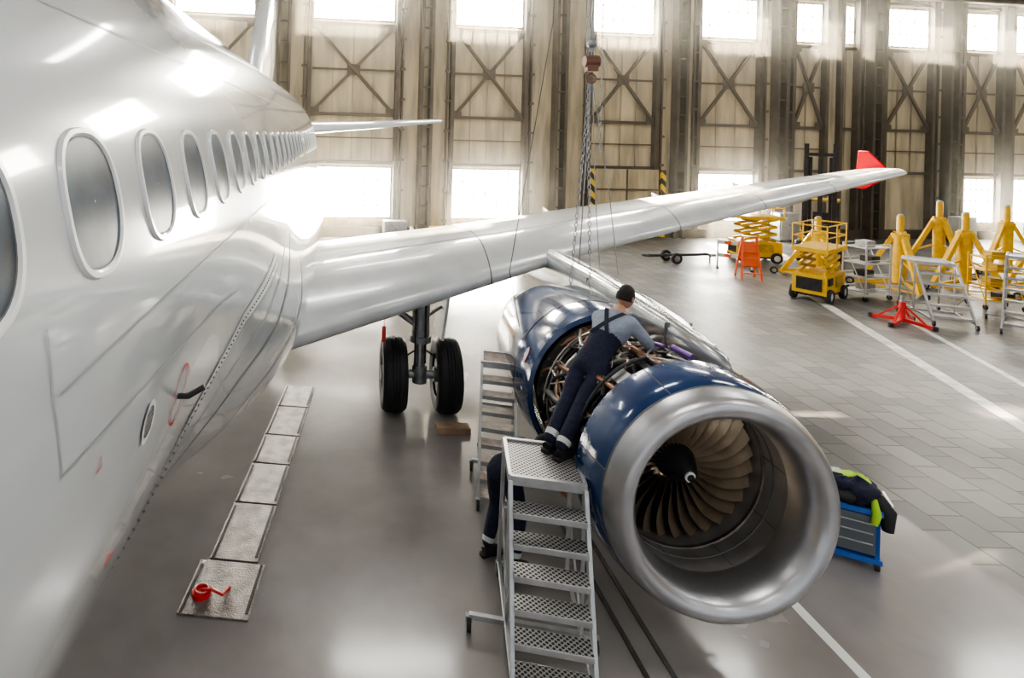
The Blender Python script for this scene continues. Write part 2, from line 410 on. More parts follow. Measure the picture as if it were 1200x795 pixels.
def ringpatch(D,t,r0,r1,mat,off=.004):
    a=[(math.cos(2*PI*i/32)*r1,math.sin(2*PI*i/32)*r1) for i in range(32)];c=[(u*r0/r1,w*r0/r1) for u,w in a]
    if r0<=0: g=patch(D,math.radians(t),a,off);bs.add(g,[tuple(range(32))],mat)
    else: bs.loft([patch(D,math.radians(t),a,off),patch(D,math.radians(t),c,off)],mat,caps=False)
ringpatch(1.92,-9,.045,.062,ringw,.006);ringpatch(1.92,-9,.04,.048,seam,.005);ringpatch(1.92,-9,0,.042,steel,.004)
for i in range(-2,3): strip([(1.885,-9+i*.42),(1.955,-9+i*.42)],.004,seam,.008,2)
ringpatch(2.38,-12,.098,.108,red);ringpatch(2.38,-12,.088,.092,seam2)
g0=sec(2.36,math.radians(-12),.0);bs.tube([g0,g0+V((.04,.0,.0)),g0+V((.10,.02,.03))],.012,black)
tr=[(0,.022),(-.018,-.014),(.018,-.014)];ti=[(u*.7,w*.7) for u,w in tr]
bs.loft([patch(1.5,math.radians(-6.5),tr,.004),patch(1.5,math.radians(-6.5),ti,.004)],red,caps=False)
bs.obj('fuselage_markings',plane)
# wing
def foil(n=26,t=.14,cam_=.02):
    xs=[(1-math.cos(PI*i/n))/2 for i in range(n+1)]
    def th(x): return 5*t*(.2969*math.sqrt(x)-.126*x-.3516*x*x+.2843*x**3-.1036*x**4)
    def cb(x): return cam_*(1-(2*x-.8)**2/1.44)-.035*max(0,1-x/.18)**1.5
    up=[(x,cb(x)+th(x)) for x in reversed(xs)];lo=[(x,cb(x)-th(x)) for x in xs[1:]]
    return up+lo
def wsec(X,off=0):
    le=7.7+.507*(X+.5)
    te=14.1 if X<3.9 else 14.1+(X-3.9)*(16.9-14.1)/10.6
    c=te-le;tt=.15 if X<0 else max(.115,.15-.009*X)
    z=1.86+(X+.5)*.157 if X<4.4 else 2.63+(X-4.4)*.111
    if X>14.3: c*=max(.3,1-(X-14.3)*1.0);
    P=[];F=foil(t=tt)
    for (x,y) in F: P.append(V((X,le+x*c,z+y*c+ (off if y>0 else -off) -(x*c*.02))) if x>.02 else V((X,le+x*c-off,z+y*c)))
    return P
b=MB();Xs=[-2.2,-1.2,-.5,.5,1.5,2.7,3.5,4.1,4.7,5.5,7.5,9.5,11.5,13.2,14.1,14.35,14.55]
rings=[wsec(X) for X in Xs]
n=len(rings[0]);mid=n//2
b.loft(rings,wingm)
si=b.mi(slatm)
for j in range(len(rings)-1):
    for i in range(n):
        fi=j*n+i
        if abs(i+.5-mid)<7.2: b.m[fi]=si
b.obj('wing',plane,angle=50)
b=MB()
def wline(X,w=.02):
    b.loft([wsec(X,.005),wsec(X+w,.005)],seam,caps=False)
for X in(2.35,6.4,8.9,11.4): wline(X,.022)
def spanline(idx,X0,X1,w,mat):
    A=[];Bq=[]
    for i in range(48):
        X=X0+(X1-X0)*i/47;s=wsec(X,.006);A.append(s[idx]);Bq.append(s[idx]+V((0,w,0)))
    b.loft([A,Bq],mat,closed=False,caps=False)
spanline(mid-8,0,14,.03,seam);spanline(mid+8,0,14,.03,seam)
b.obj('wing_panel_lines',plane)
b=MB();zt=wsec(14.5)[mid].z;yt=wsec(14.5)[mid].y
for w,Pp in((1,[(yt+.45,zt+.02),(yt+1.15,zt+.55),(yt+1.45,zt+.55),(yt+1.5,zt)]),(1,[(yt+.3,zt),(yt+1.2,zt-.5),(yt+1.5,zt-.5),(yt+1.65,zt)])):
    b.loft([[V((14.5,y,z)) for y,z in Pp],[V((14.55,y,z)) for y,z in Pp]],winglet)
b.obj('wingtip_fence',plane,bevel=.015)
b=MB()
for X in(1.8,5.2,8.4,11.0):
    s=wsec(X);te=s[0];p=[te+V((0,-2.0,-.15)),te+V((0,-1.2,-.32)),te+V((0,-.2,-.34)),te+V((0,.5,-.15)),te+V((0,.8,-.02))]
    b.tube(p,[.04,.16,.17,.1,.02],wingm,12)
b.obj('flap_track_fairings',plane)
b=MB()
def tsec(X,le,c,z,t=.1): return [V((X,le+x*c,z+y*c)) for x,y in foil(14,t,0)]
b.loft([tsec(-2.0,18.0,3.6,4.45,.13),tsec(1.0,19.8,2.5,4.68,.12),tsec(3.55,21.3,1.5,4.92),tsec(3.7,21.7,.8,4.93)],white)
b.loft([tsec(-3.0,18.0,3.6,4.45),tsec(-6.1,18.9,2.5,4.68),tsec(-8.65,19.8,1.5,4.92)],white)
b.obj('tailplane',plane)
b=MB()
def fsec(z,le,c,t=.11): return [V((CX+y*c,le+x*c,z)) for x,y in foil(14,t,0)]
b.loft([fsec(5.0,16.2,6.0),fsec(5.9,17.0,5.2),fsec(10.6,20.2,2.4),fsec(10.8,20.6,1.8)],white);b.obj('tail_fin',plane)
# landing gear
b=MB();gx=1.35;gy=9.55
for sx in(-.42,.42): b.wheel((gx+sx,gy,.575),.575,.4,(1,0,0),black,steel)
b.cyl((gx-.5,gy,.575),(gx+.5,gy,.575),.07,steel,16)
b.cyl((gx,gy,.5),(gx,gy,1.25),.085,alu,20);b.cyl((gx,gy,1.15),(gx,gy,2.25),.14,steel,24)
b.cyl((gx,gy,1.1),(gx,gy,1.2),.17,steel,24);b.cyl((gx,gy,.45),(gx,gy,.72),.12,steel,20)
b.beam((gx,gy,1.2),(gx,gy+.32,.95),.06,.05,alu);b.beam((gx,gy+.32,.95),(gx,gy,.66),.06,.05,alu)
b.cyl((gx-.05,gy,1.35),(gx-.95,gy+.1,1.95),.055,steel,12);b.cyl((gx-.5,gy,1.65),(gx-.1,gy+.05,2.05),.035,alu,10)
b.cyl((gx+.06,gy-.14,.8),(gx+.06,gy-.14,2.0),.018,pipeC,8);b.cyl((gx-.1,gy-.12,.7),(gx-.1,gy-.16,2.0),.014,pipeC,8)
b.tube([(gx-.1,gy-.13,1.0),(gx-.3,gy-.1,.85),(gx-.38,gy-.05,.65)],.015,pipeC);b.tube([(gx+.08,gy-.13,1.0),(gx+.28,gy-.1,.85),(gx+.36,gy-.05,.65)],.015,pipeC)
b.box((gx+.36,gy+.1,1.65),(.04,.75,.9),wht,Matrix.Rotation(.12,3,'Y'))
b.beam((gx+.1,gy,1.5),(gx+.34,gy+.05,1.65),.04,.04,steel)
b.obj('main_landing_gear',plane,bevel=.004)
b=MB();b.cyl((.72,9.0,1.5),(.72,9.0,1.85),.006,red,6);b.box((.72,9.0,1.38),(.06,.01,.24),red);b.obj('warning_streamer',plane)
b=MB();b.box((gx+.42,gy-.68,.05),(.5,.2,.1),wood);b.obj('wheel_chock',bevel=.01)
# ------------------------------------------------------------------ engine
EX=3.2;EZ=1.42;O=(EX,0,EZ)
b=MB()
b.lathe([(.705,5.12),(.70,5.02),(.712,4.93),(.742,4.84),(.79,4.785),(.84,4.77),(.885,4.79),(.92,4.85),(.945,4.94),(.952,4.97)],O,lip,96);b.obj('inlet_lip',plane,angle=60)
b=MB()
b.lathe([(.952,4.97),(.956,4.974),(.985,5.12),(1.0,5.25),(1.003,5.40),(.985,5.41),(.96,5.39),(.93,5.2)],O,blue,96)
b.lathe([(.953,4.966),(.958,4.972),(.957,4.982)],O,seam,96)
for a in(.6,2.0,2.9,4.2,5.4):
    c=math.cos(a);s=math.sin(a)
    b.tube([V((EX+c*r,y,EZ+s*r)) for r,y in((.957,4.98),(.987,5.12),(1.002,5.25),(1.005,5.39))],.004,seam,6)
for i in range(48):
    a=2*PI*i/48;b.sphere((EX+math.cos(a)*1.003,5.36,EZ+math.sin(a)*1.003),.007,steel,6,4)
for a in(1.15,1.25,1.35): b.sphere((EX+math.cos(a)*1.0,5.3,EZ+math.sin(a)*1.0),.014,seam,8,6)
b.obj('inlet_cowl',plane,angle=50)
b=MB();b.lathe([(.705,5.1),(.712,5.3),(.725,5.45),(.73,5.85)],O,barrel,96)
b.lathe([(.712,5.285),(.706,5.29),(.706,5.30),(.714,5.305)],O,seam,96)
b.lathe([(.722,5.42),(.712,5.43),(.712,5.46),(.726,5.47)],O,casem,96)
for i in range(9):
    a=2*PI*i/9+.2;b.beam((EX+math.cos(a)*.706,5.13,EZ+math.sin(a)*.706),(EX+math.cos(a)*.715,5.42,EZ+math.sin(a)*.715),.006,.004,seam)
b.lathe([(.735,5.86),(.2,5.86)],O,dark,48);b.obj('inlet_barrel',plane)
b=MB();NB=30
for kk in range(NB):
    a0=2*PI*kk/NB;rows=[]
    for j in range(9):
        r=.17+.548*j/8;tw=math.radians(22+36*j/8);ch=.13+.05*math.sin(PI*j/8);row=[]
        for i in range(6):
            u=(i/5-.5)*ch;cb=.012*math.cos(PI*(i/5-.5))
            da=(u*math.sin(tw)+cb)/r+.18*(j/8)**2;y=5.60+u*math.cos(tw)
            aa=a0+da;row.append(V((EX+r*math.cos(aa),y,EZ+r*math.sin(aa))))
        rows.append(row)
    b.loft(rows,blade,closed=False,caps=False)
b.obj('fan_blades',plane,angle=60)
b=MB();b.lathe([(.0,5.30),(.025,5.305),(.07,5.35),(.115,5.43),(.155,5.52),(.175,5.58),(.175,5.72)],O,dark,48)
sp=[]
for i in range(40):
    t=i/39;r=.012+.05*t;y=5.302+.042*t;a=t*4.6
    sp.append(V((EX+math.cos(a)*r,y-.008,EZ+math.sin(a)*r)))
b.tube(sp,[.004+.009*math.sin(PI*i/39) for i in range(40)],ringw,8)
b.obj('fan_spinner',plane,angle=60)
b=MB()
b.lathe([(.78,5.38),(.80,5.45),(.80,6.0),(.70,6.12),(.64,6.3),(.62,6.9),(.72,7.05),(.74,7.4)],O,dark,72)
for y,r in((5.47,.87),(5.60,.83),(5.8,.86),(6.0,.87),(6.14,.76),(6.36,.70),(6.6,.69),(6.85,.72),(6.98,.84)):
    b.lathe([(r-.1,y-.02),(r,y-.02),(r,y+.02),(r-.1,y+.02)],O,casem,72)
    for i in range(48):
        a=2*PI*i/48
        if i%2==0:b.cyl((EX+math.cos(a)*(r-.02),y-.035,EZ+math.sin(a)*(r-.02)),(EX+math.cos(a)*(r-.02),y+.035,EZ+math.sin(a)*(r-.02)),.009,pipeA,6)
b.obj('engine_core',plane)
b=MB()
def cp(a,y,r): return V((EX+math.cos(a)*r,y,EZ+math.sin(a)*r))
def base(y): return .80 if y<6.02 else (.74 if y<6.25 else .70)
ms=[pipeA,pipeA,pipeB,pipeB,pipeC,pipeA,casem]
for i in range(130):
    y=random.uniform(5.47,6.95);a=random.uniform(0,2*PI);w=random.uniform(.4,1.5);r=base(y)+random.uniform(.03,.14);rr=random.choice([.008,.011,.015,.02,.028]);y2=y+random.uniform(-.12,.12)
    pts=[cp(a,y,r-.08)]+[cp(a+w*t/9,y+(y2-y)*smooth(t/9),r) for t in range(10)]+[cp(a+w,y2,r-.08)]
    b.tube(pts,rr,random.choice(ms),8)
for i in range(140):
    a=random.uniform(0,2*PI);y0=random.uniform(5.45,6.3);y1=min(7.0,y0+random.uniform(.4,1.1));r=random.uniform(.04,.13);pts=[]
    for t in range(9):
        y=y0+(y1-y0)*t/8;pts.append(cp(a+.12*math.sin(t*.8+i),y,base(y)+r+(.05*math.sin(t))*.4))
    b.tube(pts,random.choice([.008,.011,.014,.02]),random.choice(ms),8)
for i in range(70):
    a=random.uniform(0,2*PI);y=random.uniform(5.55,6.85);p=cp(a,y,base(y)+.05);R=Matrix.Rotation(-a,3,'Y')
    b.box(p,(random.uniform(.06,.12),random.uniform(.08,.22),random.uniform(.06,.16)),random.choice([dark,casem,pipeC,alu]),R)
for i in range(24):
    a=random.uniform(0,2*PI);y=random.uniform(5.55,6.6);b.cyl(cp(a,y,base(y)+.07),cp(a+.02,y+.22,base(y+.2)+.07),.045,random.choice([casem,alu,dark]),14)
for y,r in((5.62,.95),(5.75,.98),(5.9,1.0),(6.05,1.0),(6.2,.98),(6.35,.95),(6.5,.93)):
    b.tube([cp(-.2+1.25*t/14,y+.03*math.sin(t),r) for t in range(15)],.035,pipeC,10)
b.tube([cp(.25,5.55,1.0),cp(.25,6.6,1.0)],.02,casem,8);b.tube([cp(.85,5.55,1.0),cp(.85,6.6,.98)],.02,casem,8)
b.tube([cp(1.75,5.55,.9),cp(1.8,6.0,.9),cp(1.95,6.3,.84),cp(2.1,6.7,.8)],.032,pipeB,12)
b.tube([cp(2.3,5.5,.9),cp(2.35,5.9,.92),cp(2.5,6.2,.86),cp(2.6,6.8,.78)],.025,pipeB,12)
b.tube([cp(1.45,5.55,.98),cp(1.5,5.8,.98)],.03,pipeD,12);b.tube([cp(1.52,5.9,.95),cp(1.6,6.1,.93)],.02,pipeD,12)
b.tube([cp(2.9,5.5,.88),cp(2.8,6.0,.9),cp(2.95,6.4,.82),cp(3.0,6.9,.78)],.045,pipeC,12)
b.obj('engine_plumbing',plane,bevel=0)
b=MB()
b.lathe([(.90,6.95),(.95,6.97),(.965,7.1),(.96,7.5),(.93,7.9),(.87,8.4),(.80,8.9),(.78,8.9),(.84,8.4),(.90,7.4),(.88,6.99),(.90,6.95)],O,blue,96)
b.lathe([(.967,7.48),(.970,7.49),(.965,7.5)],O,seam,96)
b.lathe([(.62,8.2),(.55,9.2),(.45,9.9),(.43,9.9),(.5,9.2)],O,casem,64);b.lathe([(.3,9.0),(.25,9.8),(.02,10.5)],O,casem,48)
a=math.radians(158);pc=cp(a,7.2,.968);n=V((math.cos(a),0,math.sin(a)));tt=V((-math.sin(a),0,math.cos(a)))
E=[pc+n*.004+V((0,1,0))*(.05*math.cos(q))+tt*(.1*math.sin(q)) for q in [2*PI*i/28 for i in range(28)]]
Ei=[pc+n*.006+V((0,1,0))*(.038*math.cos(q))+tt*(.085*math.sin(q)) for q in [2*PI*i/28 for i in range(28)]]
b.loft([E,Ei],red,caps=False);b.add(Ei,[tuple(range(28))],ringw)
b.obj('rear_cowl',plane,angle=50)
b=MB();PX=3.55;rings=[]
for y,w,z0,z1 in((5.36,.03,2.30,2.38),(5.45,.12,2.24,2.45),(5.8,.22,2.2,2.50),(6.3,.28,2.18,2.55),(7.0,.33,2.15,2.58),(8.0,.36,2.1,2.60),(9.2,.36,2.0,2.58),(9.9,.34,1.9,2.57),(11.5,.30,1.8,2.35),(12.6,.1,2.1,2.25)):
    row=[]
    for i in range(28):
        a=2*PI*i/28;row.append(V((PX+math.copysign(abs(math.cos(a))**.6,math.cos(a))*w/2,y,(z0+z1)/2+math.copysign(abs(math.sin(a))**.7,math.sin(a))*(z1-z0)/2)))
    rings.append(row)
b.loft(rings,pylm)
b.beam((PX,5.6,2.485),(PX,9.0,2.60),.035,.02,ringw)
for y in(6.2,7.1,8.1): b.box((PX,y,2.37),(.35 if y>7 else .285,.012,.3),seam)
b.obj('engine_pylon',plane,angle=40)
# ------------------------------------------------------------------ hoist
hoist=empty('chain_hoist');b=MB();HX=3.45;HY=8.3
def chain(p,q,r=.014,step=.06):
    p=V(p);q=V(q);d=q-p;n=int(d.length/step);dn=d.normalized();x,y=b.frame(d)
    for i in range(n): b.torus(p+d*(i+.5)/n,r*1.5,r*.42,x if i%2 else y,steel,8,5,1.6,dn)
for dx in(-.045,.0,.05): b.cyl((HX+dx,HY,5.55),(HX+dx*2,HY,13.1),.009,steel,6)
b.box((HX,HY,5.45),(.15,.12,.22),brownm);b.cyl((HX-.1,HY,5.48),(HX+.1,HY,5.48),.08,brownm,20);b.cyl((HX,HY,5.62),(HX,HY,5.95),.035,steel,12)
b.torus((HX,HY,5.24),.06,.018,(0,1,0),brownm,16,8);b.sphere((HX,HY,5.72),(.07,.07,.06),steel)
b.obj('hook_block',hoist,bevel=.01)
b=MB()
chain((HX-.02,HY,5.2),(3.12,8.0,2.42));chain((HX-.04,HY,5.2),(3.22,7.6,2.38));
b.cyl((HX,HY,5.2),(HX-.02,8.5,2.6),.009,steel,6)
b.tube([(HX+.02,HY,5.2),(3.75,8.3,3.6),(3.85,8.2,2.55)],.007,steel,6);b.tube([(HX+.02,HY,5.2),(3.55,8.3,3.6),(3.6,8.2,2.58)],.007,steel,6)
b.tube([(HX-.4,HY,13.1),(HX-.55,HY,6.0),(2.3,8.0,2.6),(2.36,7.7,1.95)],.006,pipeC,6)
chain((HX+.13,HY,13.0),(HX+.15,HY,4.2),.012,.075)
b.obj('lifting_chains',hoist)
# ------------------------------------------------------------------ stairs
def stairs(name,loc,rotz,Hh,W_,L_,R_,n,mt=alu,rails=False,tread=None,wheelsr=.07,outr=.32):
    tread=tread or grate
    e=empty(name);b=MB()
    w=W_/2
    b.box((0,L_/2,Hh-.015),(W_-.04,L_-.04,.03),tread)
    for x in(-w,w): b.box((x,L_/2,Hh-.02),(.035,L_,.08),mt)
    for y in(0,L_): b.box((0,y,Hh-.02),(W_,.035,.08),mt)
    for x in(-w,w): b.beam((x,0,Hh-.03),(x,-R_,.06),.035,.09,mt)
    for i in range(1,n):
        t=i/n;z=Hh*(1-t);y=-R_*t
        b.box((0,y-.02,z),(W_-.03,.17,.03),tread);b.box((0,y-.105,z-.012),(W_-.03,.012,.05),mt);b.box((0,y+.065,z-.012),(W_-.03,.012,.05),mt)
    for x in(-w,w):
        b.beam((x,L_,Hh-.03),(x*1.05,L_+.12,.08),.035,.05,mt);b.beam((x,.03,Hh-.03),(x,.03,.12),.03,.04,mt)
        b.beam((x,-R_+.05,.14),(x*1.05,L_+.12,.14),.03,.045,mt)
        b.beam((x,.03,.2),(x,L_+.05,Hh*.6),.02,.03,mt);b.beam((x,-R_*.5,Hh*.5),(x,.03,.3),.02,.03,mt)
    for z in(.14,Hh*.5): b.beam((-w,L_+.1-.05*(z>.5),z),(w,L_+.1-.05*(z>.5),z),.03,.04,mt)
    b.beam((-w-outr,.03,.14),(w+.12,.03,.14),.045,.045,mt)
    for x,y in((-w-outr,.03),(w+.12,.03),(-w*1.05,L_+.12),(w*1.05,L_+.12),(-w,-R_),(w,-R_)):
        b.cyl((x-.018,y,wheelsr),(x+.018,y,wheelsr),wheelsr,black,16);b.cyl((x-.024,y,wheelsr),(x+.024,y,wheelsr),wheelsr*.45,steel,12)
        b.box((x,y,wheelsr*1.7),(.06,.05,.05),steel)
    if rails:
        for x in(-w,w):
            b.tube([(x,-R_+.02,.9),(x,-.02,Hh+.9),(x,L_,Hh+.9),(x,L_,Hh)],.02,mt,8)
            b.tube([(x,-R_+.02,.5),(x,-.02,Hh+.45),(x,L_,Hh+.45)],.015,mt,8)
            b.cyl((x,-.02,Hh),(x,-.02,Hh+.9),.018,mt,8);b.cyl((x,-R_+.02,.1),(x,-R_+.02,.9),.018,mt,8)
    b.obj('stair_frame',e,bevel=.003)
    e.matrix_world=Matrix.Translation(loc)@Matrix.Rotation(rotz,4,'Z')
    return e
stairs('maintenance_stairs',(1.86,5.16,0),math.radians(-11),1.43,.62,.66,.60,7)
stairs('maintenance_stairs',(2.12,7.75,0),math.radians(-14),1.45,.42,.4,.8,9,mt=alu,tread=tread2,outr=.1)
stairs('maintenance_stairs',(15.6,15.6,0),math.radians(-25),1.4,.8,.8,1.1,6,mt=alu,tread=grate)
stairs('maintenance_stairs',(17.3,14.9,0),math.radians(-50),1.7,.85,.8,1.5,7,mt=alu,rails=False)
stairs('maintenance_stairs',(19.6,15.6,0),math.radians(-60),1.2,.8,.8,1.1,5,mt=yel,rails=True)
# ------------------------------------------------------------------ people
def head(b,c,fwd,up,cap=hair):
    c=V(c);f=V(fwd).normalized();u=(V(up)-f*V(up).dot(f)).normalized();r=f.cross(u).normalized()
    R=Matrix((r,f,u)).transposed();rings=[]
    for j in range(17):
        t=PI*j/16;row=[];zz=math.cos(t)
        for i in range(24):
            a=2*PI*i/24;x=math.sin(t)*math.cos(a);y=math.sin(t)*math.sin(a);k=1-.18*max(0,-zz)*(1 if y<.2 else .6)
            p=V((x*.078*k,y*.098*k+(.012 if zz<-.3 and y>0 else 0),zz*.122))
            if y>.75 and abs(x)<.3 and -.35<zz<.1: p.y+=.022*(1-abs(x)/.3)
            row.append(c+R@p)
        rings.append(row)
    b.loft(rings,skin,caps=False)
    for sx in(-1,1):
        b.sphere(c+R@V((sx*.080,-.005,-.005)),(.012,.02,.032),skin,10,8,R)
        b.sphere(c+R@V((sx*.03,.088,.01)),(.014,.01,.009),ringw,8,6,R);b.sphere(c+R@V((sx*.03,.097,.01)),(.006,.004,.006),black,8,6,R)
        b.box(c+R@V((sx*.03,.096,.03)),(.035,.008,.006),hair,R)
    b.sphere(c+R@V((0,.098,-.02)),(.013,.02,.018),skin,8,6,R)
    b.sphere(c+R@V((0,.09,-.055)),(.026,.01,.007),pipeB,8,6,R)
    rings=[]
    for j in range(11):
        t=PI*.60*j/10;row=[]
        for i in range(24):
            a=2*PI*i/24;x=math.sin(t)*math.cos(a);y=math.sin(t)*math.sin(a);zz=math.cos(t)
            if y>.25: zz=max(zz,.28)
            row.append(c+R@V((x*.088,y*.108-.004,zz*.132+.003)))
        rings.append(row)
    b.loft(rings,cap,caps=False)
def hand(b,w,d,n,side=1):
    w=V(w);d=V(d).normalized();n=(V(n)-d*V(n).dot(d)).normalized();s=d.cross(n).normalized()*side
    rings=[]
    for t,ww,hh in((-.02,.026,.022),(.02,.036,.019),(.06,.043,.017),(.09,.040,.014)):
        p=w+d*t;rings.append([p+s*(ww*math.cos(q))+n*(hh*math.sin(q)) for q in [2*PI*i/12 for i in range(12)]])
    b.loft(rings,skin)
    for i,(o,l) in enumerate(((-.030,.062),(-.010,.075),(.011,.080),(.031,.070))):
        p=w+d*.085+s*o;b.tube([p,p+d*l*.4-n*.004,p+d*l*.72-n*.02,p+d*l*.9-n*.042],[.010,.0095,.009,.007],skin,8)
    p=w+d*.025+s*.034;b.tube([p,p+s*.025+d*.02-n*.01,p+s*.034+d*.05-n*.022,p+s*.03+d*.07-n*.03],[.013,.012,.011,.008],skin,8)
def body(name,J,E,reg,parent):
    keys=list(J);me=bpy.data.meshes.new(name);me.from_pydata([J[k][0] for k in keys],[(keys.index(a),keys.index(c)) for a,c in E],[])
    o=bpy.data.objects.new(name,me);sc.collection.objects.link(o)
    o.modifiers.new('skin','SKIN');ss=o.modifiers.new('sub','SUBSURF');ss.levels=4;ss.render_levels=4
    for i,k in enumerate(keys):
        r=J[k][1];sv=me.skin_vertices[0].data[i];sv.radius=(r,r);sv.use_root=(k=='pelvis')
    bpy.context.view_layer.update();dg=bpy.context.evaluated_depsgraph_get()
    nm=bpy.data.meshes.new_from_object(o.evaluated_get(dg));bpy.data.objects.remove(o)
    mats=[];nm.materials.clear()
    for m in dict.fromkeys(reg.values()): mats.append(m);nm.materials.append(m)
    seg=[(V(J[a][0]),V(J[c][0]),mats.index(reg.get((a,c),navy))) for a,c in E]
    for p in nm.polygons:
        best=9;bi=0
        for A,B_,mi_ in seg:
            d=B_-A;t=max(0,min(1,(p.center-A).dot(d)/d.length_squared));l=(p.center-(A+d*t)).length
            if l<best: best=l;bi=mi_
        p.material_index=bi
    nm.shade_smooth();o=bpy.data.objects.new(name,nm);sc.collection.objects.link(o);o.parent=parent;return o
def person(name,pel,neck,hd,hips,knees,ankles,toes,shs,elb,wr,facing,shirtm,headup,hdir,K=1.14):
    e=empty(name);pel=V(pel);neck=V(neck)
    J={'pelvis':(pel,.14*K),'waist':(pel.lerp(neck,.33),.128*K),'mid':(pel.lerp(neck,.55),.136*K),'chest':(pel.lerp(neck,.75),.145*K),'neckb':(neck,.075),'neck':(neck.lerp(V(hd),.55),.054)}
    E=[('pelvis','waist'),('waist','mid'),('mid','chest'),('chest','neckb'),('neckb','neck')]
    reg={('pelvis','waist'):navy,('waist','mid'):navy,('mid','chest'):shirtm,('chest','neckb'):shirtm,('neckb','neck'):skin}
    for i,s in enumerate('LR'):
        hi,kn,an,to=V(hips[i]),V(knees[i]),V(ankles[i]),V(toes[i]);sh,el,w=V(shs[i]),V(elb[i]),V(wr[i])
        J.update({'hip'+s:(hi,.105*K),'thigh'+s:(hi.lerp(kn,.45),.090*K),'knee'+s:(kn,.070*K),'calf'+s:(kn.lerp(an,.4),.066*K),'band'+s:(kn.lerp(an,.78),.060*K),'cuff'+s:(kn.lerp(an,.9),.060*K),'ankle'+s:(an,.045),'toe'+s:(to,.034),
          'sh'+s:(sh,.078*K),'uarm'+s:(sh.lerp(el,.5),.060*K),'elb'+s:(el,.050*K),'farm'+s:(el.lerp(w,.5),.044*K),'wr'+s:(w,.03)})
        for a,c,m in(('pelvis','hip',navy),('hip','thigh',navy),('thigh','knee',navy),('knee','calf',navy),('calf','band',navy),('band','cuff',reflect),('cuff','ankle',navy),('ankle','toe',black)):
            a_=a if a=='pelvis' else a+s;E.append((a_,c+s));reg[(a_,c+s)]=m
        for a,c,m in(('chest','sh',shirtm),('sh','uarm',shirtm),('uarm','elb',shirtm),('elb','farm',shirtm),('farm','wr',skin)):
            a_=a if a=='chest' else a+s;E.append((a_,c+s));reg[(a_,c+s)]=m
    body('clothed_body',J,E,reg,e)
    b=MB();head(b,hd,hdir,headup);
    b.obj('head',e,angle=80)
    b=MB()
    for i in range(2):
        w=V(wr[i]);d=(w-V(elb[i])).normalized();hand(b,w,d,(0,0,1),1 if i else -1)
    b.obj('hands',e,angle=80)
    b=MB()
    for i in range(2):
        an=V(ankles[i]);to=V(toes[i]);d=(to-an);d.z=0;d.normalize();zb=to.z-.035
        s=V((d.y,-d.x,0));P=[]
        for u,w in((-.07,.03),(-.06,.04),(.05,.038),(.12,.05),(.17,.045),(.20,.025)): P.append((u,w))
        ring=[V((an.x,an.y,0))+d*u+s*w for u,w in P]+[V((an.x,an.y,0))+d*u-s*w for u,w in reversed(P)]
        b.loft([[V((p.x,p.y,zb)) for p in ring],[V((p.x,p.y,zb+.03)) for p in ring]],black)
        b.tube([V((an.x,an.y,zb+.05))-d*.035,V((an.x,an.y,zb+.06))+d*.03,V((an.x,an.y,zb+.045))+d*.11,V((an.x,an.y,zb+.04))+d*.165],[.042,.048,.043,.028],black,12)
    b.obj('boots',e,angle=60)
    return e,J
PZ=1.43
f=V((.79,.61,0));rt=V((.61,-.79,0))
pel=V((2.56,6.0,2.12));nk=V((2.95,6.26,2.58));
m1,J1=person('mechanic',pel,nk,(3.07,6.35,2.73),
  [pel-rt*.10+V((0,0,-.05)),pel+rt*.10+V((0,0,-.05))],
  [(2.32,5.92,1.83),(2.36,5.74,1.80)],[(2.04,5.66,1.53),(2.10,5.52,1.53)],[(2.16,5.74,PZ+.037),(2.22,5.60,PZ+.037)],
  [nk-rt*.18+V((-.03,-.02,-.08)),nk+rt*.18+V((-.03,-.02,-.08))],
  [(3.04,6.62,2.36),(3.2,6.02,2.30)],[(3.22,6.66,2.30),(3.27,6.26,2.27)],f,shirt,(-.3,-.2,.9),(.85,.5,-.25))
t=(nk-pel).normalized();bk=-(f-t*f.dot(t)).normalized()
from mathutils.bvhtree import BVHTree
bo=[o for o in m1.children if o.name.startswith('clothed_body')][0]
bv=BVHTree.FromPolygons([v.co.copy() for v in bo.data.vertices],[tuple(p.vertices) for p in bo.data.polygons])
b=MB()
for s1 in(-1,1):
    P=[]
    for i in range(16):
        q=i/15;lat=s1*(-.085+.175*q);o=pel.lerp(nk,.45+.52*q)+rt*lat+bk*.4
        hit=bv.ray_cast(o,-bk)
        if hit[0]: P.append((hit[0],hit[1]))
    Lr=[p+rt*.022+nn*.004 for p,nn in P];Rr=[p-rt*.022+nn*.004 for p,nn in P]
    Lo=[p+rt*.022+nn*.012 for p,nn in P];Ro=[p-rt*.022+nn*.012 for p,nn in P]
    if len(P)>2:b.loft([Lr,Lo,Ro,Rr],navy2,closed=False,caps=False)
b.obj('bib_straps',m1)
pel=V((1.80,6.25,.90));nk=V((2.12,6.40,1.08))
person('mechanic',pel,nk,(2.27,6.47,1.06),
  [pel+V((-.07,.06,-.04)),pel+V((.05,-.08,-.04))],[(1.76,6.36,.50),(1.93,6.13,.52)],[(1.64,6.27,.11),(1.86,6.05,.11)],[(1.80,6.33,.037),(2.02,6.11,.037)],
  [nk+V((-.08,.14,-.05)),nk+V((.05,-.16,-.05))],[(2.18,6.62,.84),(2.24,6.18,.84)],[(2.36,6.68,.74),(2.38,6.28,.72)],f,navy,(-.1,-.1,1),(.9,.3,-.4))
